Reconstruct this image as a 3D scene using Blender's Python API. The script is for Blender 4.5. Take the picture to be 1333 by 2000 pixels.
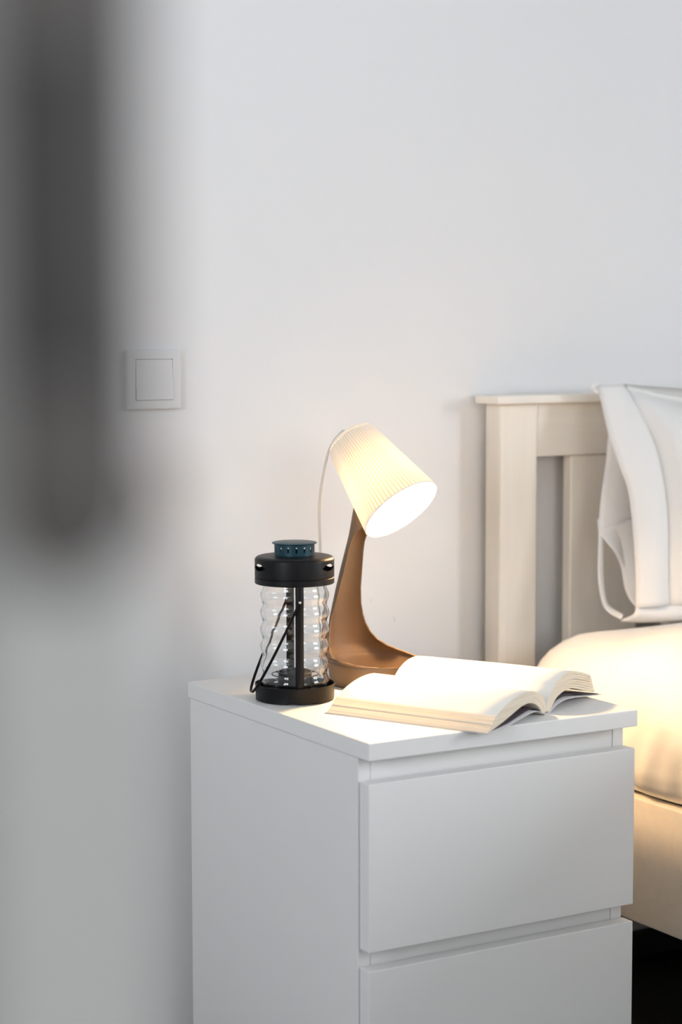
import bpy, bmesh, math, random
from mathutils import Vector, Matrix

for o in list(bpy.data.objects):
    bpy.data.objects.remove(o, do_unlink=True)
S = bpy.context.scene
COL = S.collection
rnd = random.Random(7)

# ---------------------------------------------------------------- camera
cam_d = bpy.data.cameras.new('camera')
cam = bpy.data.objects.new('camera', cam_d)
COL.objects.link(cam)
FW = Vector((0.50777025, 0.85641072, -0.09343472)).normalized()
RT = Vector((0.86008427, -0.51014868, -0.00183654)).normalized()
UP = RT.cross(FW).normalized()
M = Matrix((RT, UP, -FW)).transposed().to_4x4()
M.translation = Vector((-1.20189695, -1.96442685, 1.03742888))
cam.matrix_world = M
cam_d.sensor_fit = 'VERTICAL'
cam_d.sensor_height = 36.0
cam_d.sensor_width = 24.0
cam_d.lens = 3916.2113 / 2000 * 36
cam_d.clip_start = 0.02
cam_d.dof.use_dof = True
cam_d.dof.focus_distance = 2.63
cam_d.dof.aperture_fstop = 3.0
S.camera = cam

# ---------------------------------------------------------------- world, window light, added fill light, exposure
S.view_settings.view_transform = 'Standard'
S.view_settings.look = 'None'
S.view_settings.gamma = 1.0
S.view_settings.exposure = 0.12
S.view_settings.use_curve_mapping = False

w = bpy.data.worlds.new('daylight')
S.world = w
w.use_nodes = True
nt = w.node_tree
nt.nodes.clear()
bg = nt.nodes.new('ShaderNodeBackground')
bg.inputs[0].default_value = (0.90, 0.95, 1.0, 1)
bg.inputs[1].default_value = 1.0
wo = nt.nodes.new('ShaderNodeOutputWorld')
nt.links.new(bg.outputs[0], wo.inputs[0])


def area(name, loc, target, sx, sy, power, color):
    l = bpy.data.lights.new(name, 'AREA')
    l.shape = 'RECTANGLE'
    l.size = sx
    l.size_y = sy
    l.energy = power
    l.color = color
    o = bpy.data.objects.new(name, l)
    COL.objects.link(o)
    o.location = loc
    o.rotation_euler = (Vector(target) - Vector(loc)).to_track_quat('-Z', 'Y').to_euler()
    return o


WIN_R = (-2.95, -1.55, 0.95, 2.2)      # y0, y1, z0, z1 of the window in the right wall
FILL_WIN_H = (-1.75, -0.75, 0.70, 2.10)     # y0, y1, z0, z1 of an added hallway window for fill light
FILL_WIN_F = (-0.9, 1.0, 0.95, 2.2)        # x0, x1, z0, z1 of an added fill window in the wall behind the camera
area('daylight_and_fill', (3.12, -2.25, 1.6), (0.0, -0.6, 1.25), 1.3, 1.2, 78, (0.905, 0.945, 1.0))
area('daylight_and_fill', (0.05, -3.92, 1.6), (0.0, 0.5, 1.1), 1.8, 1.2, 20, (0.905, 0.945, 1.0))  # fill lamp added behind the camera, lifts the drawer fronts
area('daylight_and_fill', (-2.78, -1.25, 1.40), (0.0, 0.3, 0.8), 0.9, 1.3, 46, (0.905, 0.945, 1.0))  # added hallway fill, brightens the table's left side and the lower wall


# ---------------------------------------------------------------- materials
def mat(name, base=(0.8, 0.8, 0.8), rough=0.5, metal=0.0, var=0.0, vscale=8.0, bump=0.0, bscale=200.0,
        spec=0.5, trans=0.0, ior=1.45, coat=0.0, stretch=None, base2=None):
    m = bpy.data.materials.new(name)
    m.use_nodes = True
    n = m.node_tree
    b = n.nodes['Principled BSDF']
    b.inputs['Base Color'].default_value = (*base, 1)
    b.inputs['Roughness'].default_value = rough
    b.inputs['Metallic'].default_value = metal
    b.inputs['Specular IOR Level'].default_value = spec
    b.inputs['Transmission Weight'].default_value = trans
    b.inputs['IOR'].default_value = ior
    b.inputs['Coat Weight'].default_value = coat
    tc = n.nodes.new('ShaderNodeTexCoord')
    mp = n.nodes.new('ShaderNodeMapping')
    n.links.new(tc.outputs['Object'], mp.inputs[0])
    if stretch:
        mp.inputs['Scale'].default_value = stretch
    if var > 0:
        t = n.nodes.new('ShaderNodeTexNoise')
        t.inputs['Scale'].default_value = vscale
        t.inputs['Detail'].default_value = 4
        n.links.new(mp.outputs[0], t.inputs['Vector'])
        r = n.nodes.new('ShaderNodeValToRGB')
        b2 = base2 or tuple(c * (1 - var) for c in base)
        r.color_ramp.elements[0].position = 0.3
        r.color_ramp.elements[1].position = 0.7
        r.color_ramp.elements[0].color = (*b2, 1)
        r.color_ramp.elements[1].color = (*base, 1)
        n.links.new(t.outputs['Fac'], r.inputs[0])
        n.links.new(r.outputs[0], b.inputs['Base Color'])
    if bump > 0:
        t = n.nodes.new('ShaderNodeTexNoise')
        t.inputs['Scale'].default_value = bscale
        t.inputs['Detail'].default_value = 3
        n.links.new(mp.outputs[0], t.inputs['Vector'])
        bp = n.nodes.new('ShaderNodeBump')
        bp.inputs['Strength'].default_value = bump
        bp.inputs['Distance'].default_value = 0.001
        n.links.new(t.outputs['Fac'], bp.inputs['Height'])
        n.links.new(bp.outputs[0], b.inputs['Normal'])
    return m


def wall_mat():
    m = mat('wall_paint', (0.83, 0.83, 0.83), 0.75, var=0.015, vscale=1.2, bump=0.12, bscale=90, spec=0.25)
    # two faint scuffs left on the paint above the bedside table
    n = m.node_tree
    b = n.nodes['Principled BSDF']
    src = b.inputs['Base Color'].links[0].from_socket
    geo = n.nodes.new('ShaderNodeNewGeometry')
    for p, s in (((0.386, 0.557, 0.596), 0.006), ((0.3446, 0.557, 0.628), 0.004)):
        d = n.nodes.new('ShaderNodeVectorMath'); d.operation = 'SUBTRACT'
        n.links.new(geo.outputs['Position'], d.inputs[0]); d.inputs[1].default_value = p
        sc = n.nodes.new('ShaderNodeVectorMath'); sc.operation = 'MULTIPLY'
        n.links.new(d.outputs[0], sc.inputs[0]); sc.inputs[1].default_value = (2.2, 1, 1)
        ln = n.nodes.new('ShaderNodeVectorMath'); ln.operation = 'LENGTH'
        n.links.new(sc.outputs[0], ln.inputs[0])
        mr = n.nodes.new('ShaderNodeMapRange')
        mr.inputs['From Min'].default_value = 0; mr.inputs['From Max'].default_value = s
        mr.inputs['To Min'].default_value = 0.35; mr.inputs['To Max'].default_value = 0
        n.links.new(ln.outputs['Value'], mr.inputs['Value'])
        mx = n.nodes.new('ShaderNodeMix'); mx.data_type = 'RGBA'
        n.links.new(mr.outputs[0], mx.inputs['Factor'])
        n.links.new(src, mx.inputs['A']); mx.inputs['B'].default_value = (0.5, 0.42, 0.34, 1)
        src = mx.outputs['Result']
    n.links.new(src, b.inputs['Base Color'])
    return m


def fabric_mat(name, col, scale=900):
    m = mat(name, col, 0.9, var=0.02, vscale=14, bump=0.35, bscale=scale, spec=0.1)
    m.node_tree.nodes['Principled BSDF'].inputs['Sheen Weight'].default_value = 0.15
    return m


def floor_mat():
    m = mat('dark_wood_floor', (0.030, 0.018, 0.012), 0.4, var=0.45, vscale=6, bump=0.2, bscale=60, stretch=(1, 12, 1))
    return m


def shade_mat(name='lamp_shade_plastic', dcol=(0.88, 0.84, 0.76, 1), fac=0.010):
    m = bpy.data.materials.new(name)
    m.use_nodes = True
    n = m.node_tree
    n.nodes.clear()
    out = n.nodes.new('ShaderNodeOutputMaterial')
    d = n.nodes.new('ShaderNodeBsdfDiffuse'); d.inputs[0].default_value = dcol
    t = n.nodes.new('ShaderNodeBsdfTranslucent'); t.inputs[0].default_value = (0.95, 0.80, 0.45, 1)
    mx = n.nodes.new('ShaderNodeMixShader'); mx.inputs[0].default_value = fac
    g = n.nodes.new('ShaderNodeBsdfGlossy'); g.inputs['Roughness'].default_value = 0.35
    mg = n.nodes.new('ShaderNodeMixShader'); mg.inputs[0].default_value = 0.04
    tc = n.nodes.new('ShaderNodeTexCoord')
    no = n.nodes.new('ShaderNodeTexNoise'); no.inputs['Scale'].default_value = 60
    bp = n.nodes.new('ShaderNodeBump'); bp.inputs['Strength'].default_value = 0.05
    n.links.new(tc.outputs['Object'], no.inputs['Vector'])
    n.links.new(no.outputs['Fac'], bp.inputs['Height'])
    n.links.new(bp.outputs[0], d.inputs['Normal'])
    n.links.new(d.outputs[0], mx.inputs[1]); n.links.new(t.outputs[0], mx.inputs[2])
    n.links.new(mx.outputs[0], mg.inputs[1]); n.links.new(g.outputs[0], mg.inputs[2])
    n.links.new(mg.outputs[0], out.inputs[0])
    return m


def emit_mat(name, col, strength):
    m = bpy.data.materials.new(name)
    m.use_nodes = True
    n = m.node_tree
    n.nodes.clear()
    out = n.nodes.new('ShaderNodeOutputMaterial')
    e = n.nodes.new('ShaderNodeEmission')
    e.inputs[0].default_value = (*col, 1); e.inputs[1].default_value = strength
    n.links.new(e.outputs[0], out.inputs[0])
    return m


def pane_mat():
    m = bpy.data.materials.new('window_glass')
    m.use_nodes = True
    n = m.node_tree
    n.nodes.clear()
    out = n.nodes.new('ShaderNodeOutputMaterial')
    t = n.nodes.new('ShaderNodeBsdfTransparent'); t.inputs[0].default_value = (0.97, 0.97, 0.97, 1)
    g = n.nodes.new('ShaderNodeBsdfGlossy'); g.inputs['Roughness'].default_value = 0.0
    mx = n.nodes.new('ShaderNodeMixShader')
    fr = n.nodes.new('ShaderNodeFresnel'); fr.inputs[0].default_value = 1.45
    n.links.new(fr.outputs[0], mx.inputs[0])
    n.links.new(t.outputs[0], mx.inputs[1]); n.links.new(g.outputs[0], mx.inputs[2])
    n.links.new(mx.outputs[0], out.inputs[0])
    return m


def paper_mat(name, printed):
    m = mat(name, (0.86, 0.83, 0.76) if printed else (0.86, 0.80, 0.69), 0.85, var=0.04, vscale=20, bump=0.1, bscale=300, spec=0.15)
    if not printed:
        # the cut edge of many leaves: fine stripes of slightly different paper
        n = m.node_tree
        b = n.nodes['Principled BSDF']
        src = b.inputs['Base Color'].links[0].from_socket
        tc = n.nodes.new('ShaderNodeTexCoord')
        mp = n.nodes.new('ShaderNodeMapping'); mp.inputs['Scale'].default_value = (3, 2, 1500)
        n.links.new(tc.outputs['Object'], mp.inputs[0])
        t = n.nodes.new('ShaderNodeTexNoise'); t.inputs['Scale'].default_value = 1.0
        n.links.new(mp.outputs[0], t.inputs['Vector'])
        r = n.nodes.new('ShaderNodeValToRGB')
        r.color_ramp.elements[0].position = 0.35; r.color_ramp.elements[0].color = (0.80, 0.72, 0.60, 1)
        r.color_ramp.elements[1].position = 0.65; r.color_ramp.elements[1].color = (1, 1, 1, 1)
        n.links.new(t.outputs['Fac'], r.inputs[0])
        mx = n.nodes.new('ShaderNodeMix'); mx.data_type = 'RGBA'; mx.blend_type = 'MULTIPLY'
        mx.inputs['Factor'].default_value = 1.0
        n.links.new(src, mx.inputs['A']); n.links.new(r.outputs[0], mx.inputs['B'])
        n.links.new(mx.outputs['Result'], b.inputs['Base Color'])
        return m
    n = m.node_tree
    b = n.nodes['Principled BSDF']
    src = b.inputs['Base Color'].links[0].from_socket
    tc = n.nodes.new('ShaderNodeTexCoord')
    sx = n.nodes.new('ShaderNodeSeparateXYZ')
    n.links.new(tc.outputs['Object'], sx.inputs[0])

    def mth(op, a, bb=None, c=None):
        q = n.nodes.new('ShaderNodeMath'); q.operation = op
        for i, v in enumerate((a, bb, c)):
            if v is None:
                continue
            if isinstance(v, (int, float)):
                q.inputs[i].default_value = v
            else:
                n.links.new(v, q.inputs[i])
        return q.outputs[0]
    # rows of print along the page, broken up into words
    row = mth('FRACT', mth('MULTIPLY', sx.outputs['Y'], 1 / 0.0062))
    rowm = mth('MULTIPLY', mth('GREATER_THAN', row, 0.35), mth('LESS_THAN', row, 0.72))
    mp = n.nodes.new('ShaderNodeMapping'); mp.inputs['Scale'].default_value = (420, 161, 1)
    n.links.new(tc.outputs['Object'], mp.inputs[0])
    t = n.nodes.new('ShaderNodeTexNoise'); t.inputs['Scale'].default_value = 1.0
    n.links.new(mp.outputs[0], t.inputs['Vector'])
    word = mth('GREATER_THAN', t.outputs['Fac'], 0.47)
    ax = mth('ABSOLUTE', sx.outputs['X'])
    inx = mth('MULTIPLY', mth('GREATER_THAN', ax, 0.026), mth('LESS_THAN', ax, 0.108))
    iny = mth('MULTIPLY', mth('GREATER_THAN', sx.outputs['Y'], 0.028), mth('LESS_THAN', sx.outputs['Y'], 0.205))
    f = mth('MULTIPLY', mth('MULTIPLY', rowm, word), mth('MULTIPLY', inx, iny))
    f = mth('MULTIPLY', f, 0.20)
    mx = n.nodes.new('ShaderNodeMix'); mx.data_type = 'RGBA'
    n.links.new(f, mx.inputs['Factor'])
    n.links.new(src, mx.inputs['A']); mx.inputs['B'].default_value = (0.30, 0.28, 0.27, 1)
    n.links.new(mx.outputs['Result'], b.inputs['Base Color'])
    return m


MW = wall_mat()
MCEIL = mat('ceiling_paint', (0.85, 0.85, 0.85), 0.8, var=0.01, vscale=2)
MFLOOR = floor_mat()
MTRIM = mat('black_baseboard', (0.012, 0.012, 0.013), 0.5, var=0.2, vscale=5)
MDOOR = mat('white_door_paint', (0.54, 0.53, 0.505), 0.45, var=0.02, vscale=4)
MLOCK = mat('satin_bronze', (0.105, 0.094, 0.086), 0.55, metal=0.35, var=0.15, vscale=30)
MLOCKD = mat('dark_lock_steel', (0.010, 0.010, 0.011), 0.45, metal=0.3, var=0.2, vscale=30)
MLATCH = mat('brown_latch_steel', (0.075, 0.062, 0.055), 0.5, metal=0.3, var=0.2, vscale=30)
MSTAND = mat('white_laminate', (0.80, 0.80, 0.785), 0.42, var=0.012, vscale=5, bump=0.04, bscale=400, spec=0.4)
MBED = mat('white_stained_wood', (0.89, 0.835, 0.745), 0.40, var=0.05, vscale=5, bump=0.06, bscale=50,
           stretch=(14, 14, 1), spec=0.5)
MBEDX = mat('white_stained_wood_rail', (0.89, 0.835, 0.745), 0.40, var=0.05, vscale=5, bump=0.06, bscale=50,
            stretch=(1, 14, 14), spec=0.5)
MSHEET = fabric_mat('white_cotton_duvet', (0.86, 0.84, 0.80))
MPILLOW = fabric_mat('white_cotton_pillowcase', (0.87, 0.855, 0.83))
MARM = mat('taupe_plastic', (0.185, 0.123, 0.076), 0.48, var=0.05, vscale=12, spec=0.4)
MSHADE = shade_mat()
MRIB = shade_mat('lamp_shade_rib', (0.80, 0.68, 0.50, 1), 0.004)     # the plastic is thicker at the ribs
MBULB = emit_mat('bulb_glow', (1.0, 0.63, 0.31), 680)
MCORD = mat('white_cord_plastic', (0.72, 0.70, 0.66), 0.5, var=0.03, vscale=30)
MBLACK = mat('black_metal', (0.004, 0.004, 0.005), 0.42, metal=0.0, var=0.2, vscale=30, spec=0.28)
MTEAL = mat('blue_black_metal', (0.012, 0.055, 0.075), 0.38, metal=0.35, var=0.2, vscale=30)
MRIVET = mat('bright_rivet', (0.6, 0.6, 0.6), 0.25, metal=0.9, var=0.05)
MGLASS = mat('ribbed_clear_glass', (0.97, 0.98, 0.98), 0.02, trans=1.0, ior=1.45)
MCUP = mat('dark_steel_cup', (0.05, 0.05, 0.052), 0.3, metal=0.5, var=0.1, vscale=20)
MPAGE = paper_mat('printed_page', True)
MEDGE = paper_mat('page_edges', False)
MCOVER = mat('dark_book_cover', (0.045, 0.035, 0.045), 0.35, var=0.2, vscale=30)
MCOVERW = mat('pale_cover_lining', (0.60, 0.58, 0.58), 0.6, var=0.03, vscale=30)
MPANE = pane_mat()
MSWITCH = mat('switch_plastic', (0.80, 0.80, 0.80), 0.25, var=0.005, vscale=10, spec=0.5)


# ---------------------------------------------------------------- mesh helpers
def link(name, me, m=None, parent=None):
    o = bpy.data.objects.new(name, me)
    COL.objects.link(o)
    if m is not None:
        for mm in (m if isinstance(m, (list, tuple)) else [m]):
            me.materials.append(mm)
    if parent is not None:
        o.parent = parent
    return o


def bm_obj(name, bm, m=None, parent=None, smooth=False):
    bmesh.ops.recalc_face_normals(bm, faces=bm.faces)
    me = bpy.data.meshes.new(name)
    bm.to_mesh(me)
    bm.free()
    if smooth:
        for p in me.polygons:
            p.use_smooth = True
    return link(name, me, m, parent)


def add_box(bm, x0, x1, y0, y1, z0, z1, bev=0.0, seg=2):
    v = [bm.verts.new(p) for p in ((x0, y0, z0), (x1, y0, z0), (x1, y1, z0), (x0, y1, z0),
                                   (x0, y0, z1), (x1, y0, z1), (x1, y1, z1), (x0, y1, z1))]
    fs = [bm.faces.new([v[i] for i in q]) for q in ((0, 3, 2, 1), (4, 5, 6, 7), (0, 1, 5, 4), (1, 2, 6, 5), (2, 3, 7, 6), (3, 0, 4, 7))]
    if bev > 0:
        es = list({e for f in fs for e in f.edges})
        bmesh.ops.bevel(bm, geom=es, offset=bev, segments=seg, profile=0.6, affect='EDGES')


def box(name, x0, x1, y0, y1, z0, z1, m, parent=None, bev=0.0, seg=2):
    bm = bmesh.new()
    add_box(bm, x0, x1, y0, y1, z0, z1, bev, seg)
    return bm_obj(name, bm, m, parent)


def boxes(name, lst, m, parent=None, bev=0.0):
    bm = bmesh.new()
    for b in lst:
        add_box(bm, *b, bev)
    return bm_obj(name, bm, m, parent)


def grid_bm(rows, bm=None, close_u=False, close_v=False):
    bm = bm or bmesh.new()
    V = [[bm.verts.new(p) for p in r] for r in rows]
    nr, nc = len(V), len(V[0])
    for i in range(nr if close_v else nr - 1):
        for j in range(nc if close_u else nc - 1):
            a, b = V[i], V[(i + 1) % nr]
            try:
                bm.faces.new((a[j], a[(j + 1) % nc], b[(j + 1) % nc], b[j]))
            except ValueError:
                pass
    return bm


def lathe_bm(prof, n=96, bm=None, close=False):
    rows = []
    for r, z in prof:
        rows.append([(r * math.cos(2 * math.pi * k / n), r * math.sin(2 * math.pi * k / n), z) for k in range(n)])
    return grid_bm(rows, bm, close_u=True, close_v=close)


def cap_loop(bm, z, eps=1e-6):
    bmesh.ops.holes_fill(bm, edges=[e for e in bm.edges if len(e.link_faces) == 1 and all(abs(v.co.z - z) < eps for v in e.verts)], sides=0)


def tube_bm(pts, r, n=10, bm=None, flat=None):
    """tube along pts; flat=(w,t) gives an elliptical band"""
    bm = bm or bmesh.new()
    P = [Vector(p) for p in pts]
    prev = None
    rows = []
    for i, p in enumerate(P):
        t = (P[min(i + 1, len(P) - 1)] - P[max(i - 1, 0)]).normalized()
        if prev is None:
            a = Vector((0, 0, 1)) if abs(t.z) < 0.9 else Vector((1, 0, 0))
            nrm = (a - t * a.dot(t)).normalized()
        else:
            nrm = (prev - t * prev.dot(t)).normalized()
        prev = nrm
        bi = t.cross(nrm)
        rr = r[i] if isinstance(r, (list, tuple)) else r
        rows.append([p + (nrm * math.cos(2 * math.pi * k / n) + bi * math.sin(2 * math.pi * k / n)) * rr for k in range(n)])
    grid_bm(rows, bm, close_u=True)
    for e in (0, -1):
        vs = [v for v in bm.verts if any((v.co - q).length < 1e-7 for q in rows[e])]
    bmesh.ops.holes_fill(bm, edges=[e for e in bm.edges if len(e.link_faces) == 1], sides=n + 2)
    return bm


def catmull(pts, k=8):
    P = [Vector(p) for p in pts]
    P = [P[0] * 2 - P[1]] + P + [P[-1] * 2 - P[-2]]
    out = []
    for i in range(1, len(P) - 2):
        for s in range(k):
            t = s / k
            a, b, c, d = P[i - 1], P[i], P[i + 1], P[i + 2]
            out.append(0.5 * ((2 * b) + (c - a) * t + (2 * a - 5 * b + 4 * c - d) * t * t + (3 * b - a - 3 * c + d) * t ** 3))
    out.append(P[-2])
    return out


def resample(pts, n):
    P = [Vector(p) for p in pts]
    L = [0]
    for a, b in zip(P, P[1:]):
        L.append(L[-1] + (b - a).length)
    out = []
    for k in range(n):
        t = L[-1] * k / (n - 1)
        i = 0
        while i < len(P) - 2 and L[i + 1] < t:
            i += 1
        s = (t - L[i]) / max(L[i + 1] - L[i], 1e-9)
        out.append(P[i].lerp(P[i + 1], min(max(s, 0), 1)))
    return out


def lerp_tab(tab, x):
    if x <= tab[0][0]:
        return tab[0][1:]
    for a, b in zip(tab, tab[1:]):
        if x <= b[0]:
            t = (x - a[0]) / (b[0] - a[0])
            return tuple(p + (q - p) * t for p, q in zip(a[1:], b[1:]))
    return tab[-1][1:]


def cut(o, cutters):
    """boolean-subtract the cutter objects from o, bake, and delete the cutters"""
    for c in cutters:
        md = o.modifiers.new('b', 'BOOLEAN')
        md.operation = 'DIFFERENCE'
        md.solver = 'EXACT'
        md.object = c
    dg = bpy.context.evaluated_depsgraph_get()
    me = bpy.data.meshes.new_from_object(o.evaluated_get(dg))
    o.modifiers.clear()
    o.data = me
    for c in cutters:
        bpy.data.objects.remove(c, do_unlink=True)


def solidify(o, t, offset=-1.0):
    md = o.modifiers.new('thickness', 'SOLIDIFY')
    md.thickness = t
    md.offset = offset
    return md


def smooth_angle(o, ang=40):
    me = o.data
    bm = bmesh.new(); bm.from_mesh(me)
    for f in bm.faces:
        f.smooth = True
    for e in bm.edges:
        e.smooth = not (len(e.link_faces) == 2 and e.calc_face_angle(0) > math.radians(ang))
    bm.to_mesh(me); bm.free()


def thing(name, label, cat, loc=(0, 0, 0), rotz=0.0, group=None):
    o = bpy.data.objects.new(name, None)
    COL.objects.link(o)
    o.empty_display_size = 0.05
    o.location = loc
    o.rotation_euler = (0, 0, rotz)
    o['label'] = label
    o['category'] = cat
    if group:
        o['group'] = group
    return o


def struct(o, label=None, cat=None):
    o['kind'] = 'structure'
    if label:
        o['label'] = label
        o['category'] = cat
    return o


# ---------------------------------------------------------------- the room
YB = 0.557      # face of the wall behind the bed
XL, XR, YF, ZC = -1.34, 3.0, -3.8, 2.6
struct(box('wall_back', XL - 1.3, XR + 0.15, YB, YB + 0.12, 0, ZC, MW), 'plain white painted wall behind the bed and bedside table', 'wall')
y0, y1, z0, z1 = WIN_R
struct(boxes('wall_right', [(XR, XR + 0.15, YF, y0, 0, ZC), (XR, XR + 0.15, y1, YB, 0, ZC),
                            (XR, XR + 0.15, y0, y1, 0, z0), (XR, XR + 0.15, y0, y1, z1, ZC)], MW), 'white wall with a window on the right side of the room', 'wall')
x0, x1, fz0, fz1 = FILL_WIN_F
struct(boxes('wall_front', [(XL - 1.3, x0, YF - 0.12, YF, 0, ZC), (x1, XR + 0.15, YF - 0.12, YF, 0, ZC),
                            (x0, x1, YF - 0.12, YF, 0, fz0), (x0, x1, YF - 0.12, YF, fz1, ZC)], MW), 'white wall with an added fill-light window opposite the bed wall', 'wall')
struct(boxes('wall_left', [(XL - 0.12, XL, YF, -0.93, 0, ZC), (XL - 0.12, XL, -0.09, YB, 0, ZC), (XL - 0.12, XL, -0.93, -0.09, 2.05, ZC)], MW),
       'white wall with a doorway on the left side of the room', 'wall')
h0, h1, hz0, hz1 = FILL_WIN_H
struct(boxes('wall_hallway', [(XL - 1.3, XL - 1.18, YF, h0, 0, ZC), (XL - 1.3, XL - 1.18, h1, YB, 0, ZC), (XL - 1.3, XL - 1.18, h0, h1, 0, hz0), (XL - 1.3, XL - 1.18, h0, h1, hz1, ZC)], MW), 'white hallway wall seen through the left doorway', 'wall')
struct(box('floor', XL - 1.3, XR + 0.15, YF - 0.12, YB + 0.12, -0.05, 0, MFLOOR), 'very dark wooden floor', 'floor')
struct(box('ceiling', XL - 1.3, XR + 0.15, YF - 0.12, YB + 0.12, ZC, ZC + 0.05, MCEIL), 'plain white ceiling', 'ceiling')
struct(box('baseboard_back', 0.42, XR, YB - 0.013, YB, 0, 0.045, MTRIM, bev=0.002), 'low black baseboard along the wall under the bed', 'baseboard')


def window(name, axis, a0, a1, z0, z1, at, label):
    t = bpy.data.objects.new(name, None)
    COL.objects.link(t)
    struct(t, label, 'window')
    bars = [(a0, a0 + .05, z0, z1), (a1 - .05, a1, z0, z1), (a0, a1, z0, z0 + .05), (a0, a1, z1 - .05, z1),
            ((a0 + a1) / 2 - .03, (a0 + a1) / 2 + .03, z0, z1)]
    pane = (a0 + .04, a1 - .04, z0 + .04, z1 - .04)
    if axis == 'x':
        boxes('window_frame', [(at, at + .05, b[0], b[1], b[2], b[3]) for b in bars], MSTAND, t, 0.003)
        box('window_pane', at + .022, at + .026, pane[0], pane[1], pane[2], pane[3], MPANE, t)
    else:
        boxes('window_frame', [(b[0], b[1], at, at + .05, b[2], b[3]) for b in bars], MSTAND, t, 0.003)
        box('window_pane', pane[0], pane[1], at + .022, at + .026, pane[2], pane[3], MPANE, t)


window('window_1', 'x', y0, y1, z0, z1, XR + 0.05, 'white framed two-light window on the right wall')
window('fill_window_3', 'x', h0, h1, hz0, hz1, XL - 1.27, 'added white framed window for fill light in the hallway beyond the left doorway')
window('fill_window_2', 'y', x0, x1, fz0, fz1, YF - 0.08, 'added white framed two-light window opposite the bed, for fill light')

# open door leaf at the left edge, right in front of the camera, seen on its edge with the lock plate
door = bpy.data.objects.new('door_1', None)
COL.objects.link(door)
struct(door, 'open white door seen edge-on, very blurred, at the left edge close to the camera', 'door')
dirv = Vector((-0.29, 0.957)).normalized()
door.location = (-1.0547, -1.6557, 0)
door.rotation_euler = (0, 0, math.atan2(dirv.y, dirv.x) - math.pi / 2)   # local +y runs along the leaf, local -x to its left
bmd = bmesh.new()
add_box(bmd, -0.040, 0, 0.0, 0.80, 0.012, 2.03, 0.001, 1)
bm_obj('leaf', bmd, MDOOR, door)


def rounded_plate(name, xc, w_, zlo, zhi, ya, yb, m, parent):
    bm = bmesh.new()
    r = w_ / 2
    prof = []
    for k in range(13):
        a = math.pi + math.pi * k / 12
        prof.append((xc + r * math.cos(a), zlo + r + r * math.sin(a)))
    for k in range(13):
        a = math.pi * k / 12
        prof.append((xc + r * math.cos(a), zhi - r + r * math.sin(a)))
    f0 = [bm.verts.new((x, ya, z)) for x, z in prof]
    f1 = [bm.verts.new((x, yb, z)) for x, z in prof]
    bm.faces.new(f0); bm.faces.new(f1[::-1])
    n = len(prof)
    for k in range(n):
        bm.faces.new((f0[k], f0[(k + 1) % n], f1[(k + 1) % n], f1[k]))
    return bm_obj(name, bm, m, parent)


plate = rounded_plate('lock_plate', -0.0207, 0.0325, 0.9945, 1.225, -0.003, 0.0005, MLOCK, door)
box('dead_bolt', -0.0295, -0.0180, -0.0050, -0.003, 1.028, 1.082, MLOCKD, plate, 0.001)
box('latch_bolt', -0.0290, -0.0185, -0.0045, -0.003, 0.9985, 1.008, MLATCH, plate, 0.001)
lz = 1.0
for s in (0, 1):
    hb = tube_bm([(-0.040 - 0.012, 0.06, lz), (-0.040 - 0.045, 0.06, lz), (-0.040 - 0.050, 0.075, lz), (-0.040 - 0.050, 0.18, lz)], 0.009, 12) if s == 0 else \
        tube_bm([(0.012, 0.06, lz), (0.045, 0.06, lz), (0.050, 0.075, lz), (0.050, 0.18, lz)], 0.009, 12)
    add_box(hb, *((-0.052, -0.040) if s == 0 else (0.0, 0.012)), 0.04, 0.08, lz - .09, lz + .06, 0.002)
    bm_obj('door_handle', hb, MLOCK, door)
struct(boxes('trim_1', [(XL, XL + 0.012, -1.0, -0.93, 0, 2.12), (XL, XL + 0.012, -0.09, -0.02, 0, 2.12), (XL, XL + 0.012, -0.93, -0.09, 2.05, 2.12)], MDOOR),
       'white casing around the left doorway', 'trim')

# light switch on the wall
sw = thing('light_switch', 'white square light switch with one rocker on the bare wall left of the bedside table', 'switch', (-0.0113, YB, 0.9612))
pf = rounded = None
bm = bmesh.new()
add_box(bm, -0.041, 0.041, -0.009, 0.0, -0.041, 0.041, 0.0035, 4)
fr = bm_obj('frame', bm, MSWITCH, sw)
bmc = bmesh.new(); add_box(bmc, -0.0285, 0.0285, -0.02, -0.006, -0.0285, 0.0285)
co = bm_obj('cutter', bmc)
co.parent = sw
bpy.context.view_layer.update()
cut(fr, [co])
fr.data.materials.clear(); fr.data.materials.append(MSWITCH)
bm = bmesh.new()
add_box(bm, -0.0279, 0.0279, -0.0105, -0.006, -0.0279, 0.0279, 0.001, 2)
for v in bm.verts:
    if v.co.y < -0.008:
        v.co.y += 0.0012 * (v.co.z / 0.028)
bm_obj('rocker', bm, MSWITCH, sw)

# ---------------------------------------------------------------- bedside table
W_, D_, H_, T_ = 0.40, 0.4755, 0.55, 0.0216
ns = thing('bedside_table', 'white two-drawer bedside table with plain handleless fronts beside the bed', 'bedside table', (0, 0, 0))
box('table_top', 0, W_, 0, D_, H_ - T_, H_, MSTAND, ns, 0.0012, 2)
ZT = H_ - T_
box('side_panel', 0.0015, 0.0185, 0.027, D_ - 0.004, 0, ZT - 0.0006, MSTAND, ns, 0.0006, 1)
box('side_panel', W_ - 0.0185, W_ - 0.0015, 0.027, D_ - 0.004, 0, ZT - 0.0006, MSTAND, ns, 0.0006, 1)
box('back_panel', 0.0185, W_ - 0.0185, D_ - 0.012, D_ - 0.006, 0.03, ZT, MSTAND, ns)
box('top_rail', 0.0190, W_ - 0.0190, 0.0275, 0.0425, ZT - 0.060, ZT - 0.0005, MSTAND, ns, 0.0006, 1)
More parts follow.
